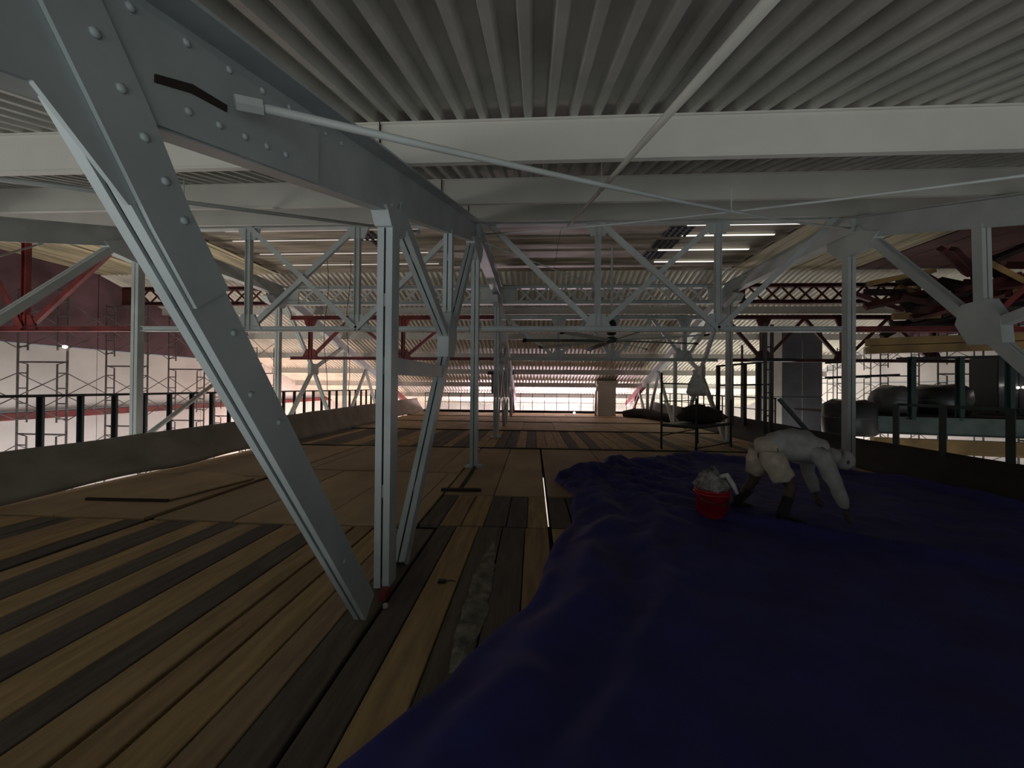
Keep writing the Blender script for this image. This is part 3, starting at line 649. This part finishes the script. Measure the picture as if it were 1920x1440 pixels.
MB().tube([(4.55, 10.65, 1.08), (4.6, 10.6, 1.16)], .03, 6).build('knot', CURBD, t)
# white plastic bag hung on the truss brace
t = thing('plastic_bag', 'white plastic bag tied on the crossed braces behind scaffold', 'bag', (4.55, 10.9, 1.5))
mb = MB().lathe((0, 0, 0), [(.05, -.02), (.2, .0), (.29, .1), (.25, .28), (.13, .5), (.05, .62), (.08, .7)], 20)
mb.v = [(4.6+p[0]*(1+.25*noise.noise(V(p)*6))+.12*(.3-p[2]), 11.1+p[1]*.6, 1.4+p[2]+.06*noise.noise(V(p)*7+V((3, 0, 0)))) for p in mb.v]
mb.build('film', BAG, t, True)
MB().tube([(4.62, 11.1, 2.08), (4.64, 11.1, 2.16), (4.9, 11.3, 2.3), (5.9, 13.3, 2.7)], .008, 5).build('tie_cord', BAG, t)
# floor level things beyond the scaffold
t = thing('rolled_sheeting', 'brown rolled sheeting lying beside the cream column', 'roll', (5.4, 20.5, 0))
MB().tube([(4.9, 21.2, .18), (5.4, 20.9, .25), (6.0, 20.2, .27), (6.2, 18.0, .22)], [.16, .24, .26, .2], 12).build('roll', CURBD, t, True)
MB().tube([(5.35, 20.66, .25), (5.4, 20.9, .53), (5.45, 21.15, .25)], .03, 6).build('tie', GREENP, t)

# ============================================================ BLUE TARP
def tarp():
    edge = [(.3, -1.05), (1.0, -.95), (1.58, -.79), (2.02, -.47), (2.23, -.39), (2.79, -.04), (3.27, .1), (3.94, .2), (4.49, .46), (5.0, .5), (5.71, .6), (6.2, .45), (6.6, .38), (7.0, .55)]
    far = [(.4, 6.95), (1.0, 7.45), (1.82, 8.25), (2.48, 8.2), (3.66, 9.25), (4.84, 8.6), (6.0, 7.65), (6.35, 6.6), (6.6, 5.2)]
    def lerp(tab, x):
        if x <= tab[0][0]: return tab[0][1]
        for (a, b), (c, d) in zip(tab, tab[1:]):
            if x <= c: return b+(d-b)*(x-a)/(c-a)
        return tab[-1][1]
    nu, nv = 170, 190; mb = MB()
    for j in range(nv+1):
        v = j/nv
        for i in range(nu+1):
            u = i/nu
            xr = 6.55
            y = .3+v*8.9; x0 = lerp(edge, min(y, 7.0)); x = x0+(xr-x0)*u
            yf = lerp(far, x); y = .3+v*(yf-.3)
            x0 = lerp(edge, min(y, 7.0)); x = x0+(xr-x0)*u
            x += .05*noise.noise(V((0, y*2.2, 1)))*(1-u)
            y += .06*noise.noise(V((x*2, 4, 1)))*v
            p = V((x, y, 0))
            h = .018+.06*abs(noise.noise(p*.9))+.035*abs(noise.noise(p*2.3+V((7, 0, 0))))+.008*noise.noise(p*7)
            # crumpled left border and crumpled far end
            dl = (x-x0)
            q = max(0, 1-abs(dl-.42-.15*noise.noise(V((y, 0, 5))))/.28) * (1 if y < 6.5 else .6)
            h += .12*q*q*(3-2*q)*(.6+.7*abs(noise.noise(V((y*1.3, 2, 0)))))
            q2 = max(0, 1-abs(dl-1.0-.3*noise.noise(V((y*.6, 9, 5))))/.22); h += .06*q2*q2*(3-2*q2)
            if y > 4.0:
                g = min(1, (y-4.0)/2.5)*max(0, 1-max(0, x-2.6)/1.8)
                h += g*(.16*abs(noise.noise(V((x*1.7, y*1.5, 3))))+.09*abs(noise.noise(V((x*4, y*3.4, 8)))))
            ye = yf-y
            if ye < .7: h += .13*math.sin(math.pi*max(0, ye)/.7)*(.5+.9*abs(noise.noise(V((x*1.5, 0, 2)))))
            # long fold running to the right foreground
            fx = (y-(5.0-.62*(x-1.9)))
            h += .085*math.exp(-(fx/.09)**2)*(1 if x > 1.8 else 0)*min(1, (x-1.8)*2 if x > 1.8 else 0)
            ed = min(1, dl/.04)*min(1, (xr-x)/.05)*min(1, max(0, ye)/.05)
            h = .009+h*max(0, ed)
            mb.v.append((x, y, h))
    n = nu+1
    for j in range(nv):
        for i in range(nu): a = j*n+i; mb.f.append((a, a+1, a+n+1, a+n))
    o = mb.build('blue_tarp', TARP, None, True)
    tag(o, 'large crumpled dark blue tarp covering the right half of deck', 'tarp')
tarp()
# smear of white plaster on the dark plank
t = None
mb = MB(); n = 40; pts = []
for k in range(n+1):
    y = 2.12+1.85*k/n; c = -.42+.03*noise.noise(V((y*2, 0, 0)))+.03*(y-2)/2; wd = .02+.09*math.sin(math.pi*min(1, (k+2)/n))*(.8+.5*noise.noise(V((y*5, 3, 0))))
    for s in (-1, -.5, .5, 1): mb.v.append((c+s*wd*(1+.35*noise.noise(V((y*11, s*3, 0)))), y, .004 if abs(s) == 1 else .009+.004*noise.noise(V((y*9, s, 1)))))
for k in range(n):
    for j in range(3): a = k*4+j; mb.f.append((a, a+1, a+5, a+4))
tag(mb.build('plaster_smear', STAIN), 'whitish plaster smear dried on the dark plank beside the tarp', 'smear')
t = thing('bent_nail_clip', 'small black clip lying on the light plank near tarp', 'clip', (-.72, 3.1, .01))
MB().box(-.76, -.7, 3.08, 3.12, .004, .02).build('clip_body', BLACK, t)
MB().tube([(-.70, 3.1, .012), (-.65, 3.12, .012), (-.62, 3.11, .008)], .004, 5).build('wire', BLACK, t)
t = thing('bolt_stub', 'small pale bolt with red stub at foot of nearest posts', 'bolt', (-1.05, 2.75, 0))
MB().lathe((-1.05, 2.72, .005), [(.02, 0), (.02, .02), (.008, .03)], 8).build('bolt_head', PURLIN, t)
MB().box(-1.14, -1.08, 2.8, 2.9, .004, .06).build('stub', RED, t)
t = thing('work_lamp', 'tiny bright lamp resting near the far edge beam', 'lamp', (2.4, 22.6, 0))
MB().lathe((2.4, 22.6, .05), [(.02, 0), (.06, .03), (.06, .08), (.02, .11)], 10).build('bulb', BULB, t)
MB().box(2.33, 2.47, 22.53, 22.67, .005, .05).build('base', BLACK, t)

# ============================================================ BUCKET
bx, by = 2.2, 4.85
t = thing('bucket', 'red plastic bucket standing on the blue tarp', 'bucket', (bx, by, .03))
MB().lathe((bx, by, .045), [(.15, 0), (.165, .01), (.19, .3), (.2, .305), (.2, .33), (.185, .33), (.18, .05), (.01, .04)], 28).build('pail', REDP, t, True)
MB().lathe((bx, by, .315), [(.201, 0), (.208, .004), (.208, .02), (.201, .024)], 28).build('rim_band', REDP, t, True)
MB().tube([(bx-.2, by, .33), (bx-.18, by-.16, .27), (bx, by-.22, .23), (bx+.18, by-.16, .27), (bx+.2, by, .33)], .005, 6).build('handle', GALV, t, True)
t = thing('cloth_rag', 'heap of grey rags stuffed in the red bucket', 'rag', (bx, by, .36))
mb = MB().lathe((0, 0, 0), [(.1, -.06), (.175, 0), (.19, .05), (.15, .13), (.09, .19), (.03, .23)], 26)
mb.v = [(bx+p[0]*(1+.35*noise.noise(V(p)*14)), by+p[1]*(1+.35*noise.noise(V(p)*14)), .37+p[2]*(1+.5*noise.noise(V(p)*12))+.015*noise.noise(V(p)*30)) for p in mb.v]
mb.build('rag_heap', RAG, t, True)
MB().tube([(bx+.05, by-.05, .52), (bx+.13, by-.1, .56), (bx+.17, by-.16, .46), (bx+.2, by-.2, .36)], [.03, .035, .03, .015], 8).build('rag_end', BAG, t, True)

# ============================================================ PERSON, bent forward
def skinned(name, m, verts, edges, radii, parent, sub=2, flat=None):
    me = bpy.data.meshes.new(name); me.from_pydata(verts, edges, []); o = bpy.data.objects.new(name, me); C.objects.link(o)
    md = o.modifiers.new('skin', 'SKIN'); md.use_smooth_shade = True
    sv = me.skin_vertices[0].data
    for i, r_ in enumerate(radii): sv[i].radius = (r_, r_) if not isinstance(r_, tuple) else r_
    sv[0].use_root = True
    s = o.modifiers.new('sub', 'SUBSURF'); s.levels = sub; s.render_levels = sub
    me.materials.append(m)
    if parent: o.parent = parent; o.matrix_parent_inverse = parent.matrix_basis.inverted()
    return o
PX, PY = 0.0, 0.0
t = thing('person', 'person in light grey shirt and beige shorts bending over the tarp', 'person', (3.0, 4.8, .03))
# one continuous body: pelvis root, spine, neck, head, two arms, two legs
bv = [(2.86, 4.85, .86), (3.03, 4.83, .95), (3.2, 4.81, .97), (3.36, 4.79, .90), (3.47, 4.78, .82), (3.57, 4.77, .77),
      (3.33, 4.60, .84), (3.37, 4.52, .58), (3.42, 4.44, .34), (3.44, 4.43, .27),
      (3.36, 4.98, .84), (3.46, 5.06, .58), (3.50, 4.98, .36), (3.50, 4.95, .29),
      (2.84, 4.74, .80), (3.02, 4.66, .46), (2.86, 4.62, .12), (2.98, 4.58, .075), (3.08, 4.56, .065),
      (2.82, 4.96, .80), (2.82, 5.06, .45), (2.62, 5.12, .13), (2.72, 5.14, .075), (2.83, 5.15, .065)]
be = [(0, 1), (1, 2), (2, 3), (3, 4), (4, 5), (3, 6), (6, 7), (7, 8), (8, 9), (3, 10), (10, 11), (11, 12), (12, 13),
      (0, 14), (14, 15), (15, 16), (16, 17), (17, 18), (0, 19), (19, 20), (20, 21), (21, 22), (22, 23)]
brd = [.13, .13, .14, .11, .055, .06, .062, .045, .034, .028, .062, .045, .034, .028, .095, .065, .045, .04, .03, .095, .065, .045, .04, .03]
skinned('body', SKIN, bv, be, brd, t)
hd = MB().lathe((0, 0, 0), [(.01, -.125), (.055, -.115), (.078, -.07), (.088, 0), (.085, .05), (.06, .1), (.02, .118)], 20)
ax_ = V((.75, 0, -.45)).normalized()
rot = V((0, 0, 1)).rotation_difference(ax_).to_matrix()
hc = V((3.66, 4.765, .755))
hd.v = [tuple(rot @ V((p[0]*1.12, p[1]*.9, p[2]))+hc) for p in hd.v]
hd.build('head', SKIN, t, True)
nz = rot @ V((.1, 0, -.01))
dn = V((-.45, 0, -.75)).normalized()
MB().tube([hc+dn*.085, hc+dn*.12+ax_*-.01], [.016, .011], 8).build('nose', SKIN, t, True)
for s in (-1, 1):
    MB().lathe(tuple(hc+dn*.088+ax_*.03+V((0, s*.032, 0))), [(.004, -.006), (.011, 0), (.004, .006)], 8).build('eye', DARKC, t, True)
    MB().lathe(tuple(hc+V((0, s*.084, 0))+ax_*-.005), [(.005, -.03), (.02, -.01), (.02, .015), (.005, .03)], 8).build('ear', SKIN, t, True)
MB().bar(hc+dn*.088-ax_*.045+V((0, -.022, 0)), hc+dn*.088-ax_*.045+V((0, .022, 0)), .008, .006).build('mouth', DARKC, t)
cp = MB().lathe((0, 0, 0), [(.097, -.06), (.105, -.02), (.104, .04), (.085, .09), (.045, .125), (.01, .135)], 20)
cp.v = [tuple(rot @ V((p[0]*1.12, p[1]*.92, p[2]))+hc+V((.0, 0, .02))) for p in cp.v]
cp.build('cap', CAP, t, True)
MB().tube([(3.46, 4.78, .83), (3.54, 4.775, .81), (3.6, 4.77, .80)], [.095, .1, .09], 14).build('neck_cloth', CAP, t, True)
# clothes
def cloth(name, m, tubes, seed, amp=.018):
    mb = MB()
    for pts, rr in tubes:
        # resample smoothly
        P2 = []; R2 = []
        for a in range(len(pts)-1):
            for q in range(5):
                f = q/5; P2.append(V(pts[a]).lerp(V(pts[a+1]), f)); R2.append(rr[a]+(rr[a+1]-rr[a])*(f*f*(3-2*f)))
        P2.append(V(pts[-1])); R2.append(rr[-1]); mb.tube(P2, R2, 22)
    mb.v = [tuple(V(p)+V((noise.noise(V(p)*9+V((seed, 0, 0))), noise.noise(V(p)*9+V((0, seed, 0))), noise.noise(V(p)*9+V((0, 0, seed)))))*amp*1.6) for p in mb.v]
    return mb.build(name, m, t, True)
cloth('shirt', SHIRT, [([(2.80, 4.85, .86), (2.93, 4.84, .90), (3.08, 4.83, .925), (3.24, 4.81, .915), (3.37, 4.79, .865), (3.47, 4.78, .815), (3.52, 4.775, .79)], [.10, .175, .195, .195, .165, .11, .07]),
    ([(3.27, 4.74, .88), (3.33, 4.61, .82), (3.365, 4.53, .60), (3.42, 4.44, .37), (3.435, 4.435, .31)], [.08, .10, .078, .06, .048]),
    ([(3.29, 4.88, .88), (3.38, 4.98, .82), (3.455, 5.05, .60), (3.49, 4.99, .40), (3.50, 4.96, .33)], [.08, .10, .078, .06, .048])], 2)
cloth('shorts', SHORT, [([(2.96, 4.85, .89), (2.86, 4.85, .85), (2.80, 4.85, .78)], [.165, .18, .12]),
    ([(2.85, 4.76, .84), (2.87, 4.73, .70), (2.95, 4.69, .54)], [.13, .135, .115]),
    ([(2.83, 4.95, .84), (2.82, 4.99, .70), (2.82, 5.03, .54)], [.13, .135, .115])], 5)
for q in ([(2.97, 4.645, .34), (2.88, 4.62, .14), (2.89, 4.615, .09)], [(2.76, 5.08, .32), (2.64, 5.12, .15), (2.65, 5.12, .09)]):
    MB().tube(q, [.062, .058, .055], 12).build('sock', DARKC, t, True)
for q in ([(2.82, 4.63, .085), (2.92, 4.60, .085), (3.02, 4.57, .07), (3.11, 4.55, .06)], [(2.57, 5.11, .085), (2.67, 5.13, .085), (2.77, 5.145, .07), (2.87, 5.155, .06)]):
    MB().tube(q, [.04, .055, .05, .03], 12).build('shoe', DARKC, t, True)
for (hx, hy, hz), s in (((3.44, 4.43, .27), 1), ((3.50, 4.95, .29), -1)):
    skinned('palm', SKIN, [(hx, hy, hz), (hx+.008, hy, hz-.04), (hx+.012, hy, hz-.075)], [(0, 1), (1, 2)], [(.027, .02), (.038, .016), (.036, .014)], t)
    for k, (dy, ln) in enumerate(((-.03, .062), (-.01, .075), (.01, .07), (.03, .055))):
        a = V((hx+.012, hy+dy, hz-.075))
        MB().tube([a, a+V((.008, dy*.1, -ln*.5)), a+V((.028, dy*.1, -ln*.8)), a+V((.045, 0, -ln*.85))], [.0095, .009, .008, .006], 8).build('finger', SKIN, t, True)
    a = V((hx+.01, hy+s*.032, hz-.03)); MB().tube([a, a+V((.025, s*.018, -.025)), a+V((.045, s*.018, -.05))], [.012, .011, .008], 8).build('thumb', SKIN, t, True)
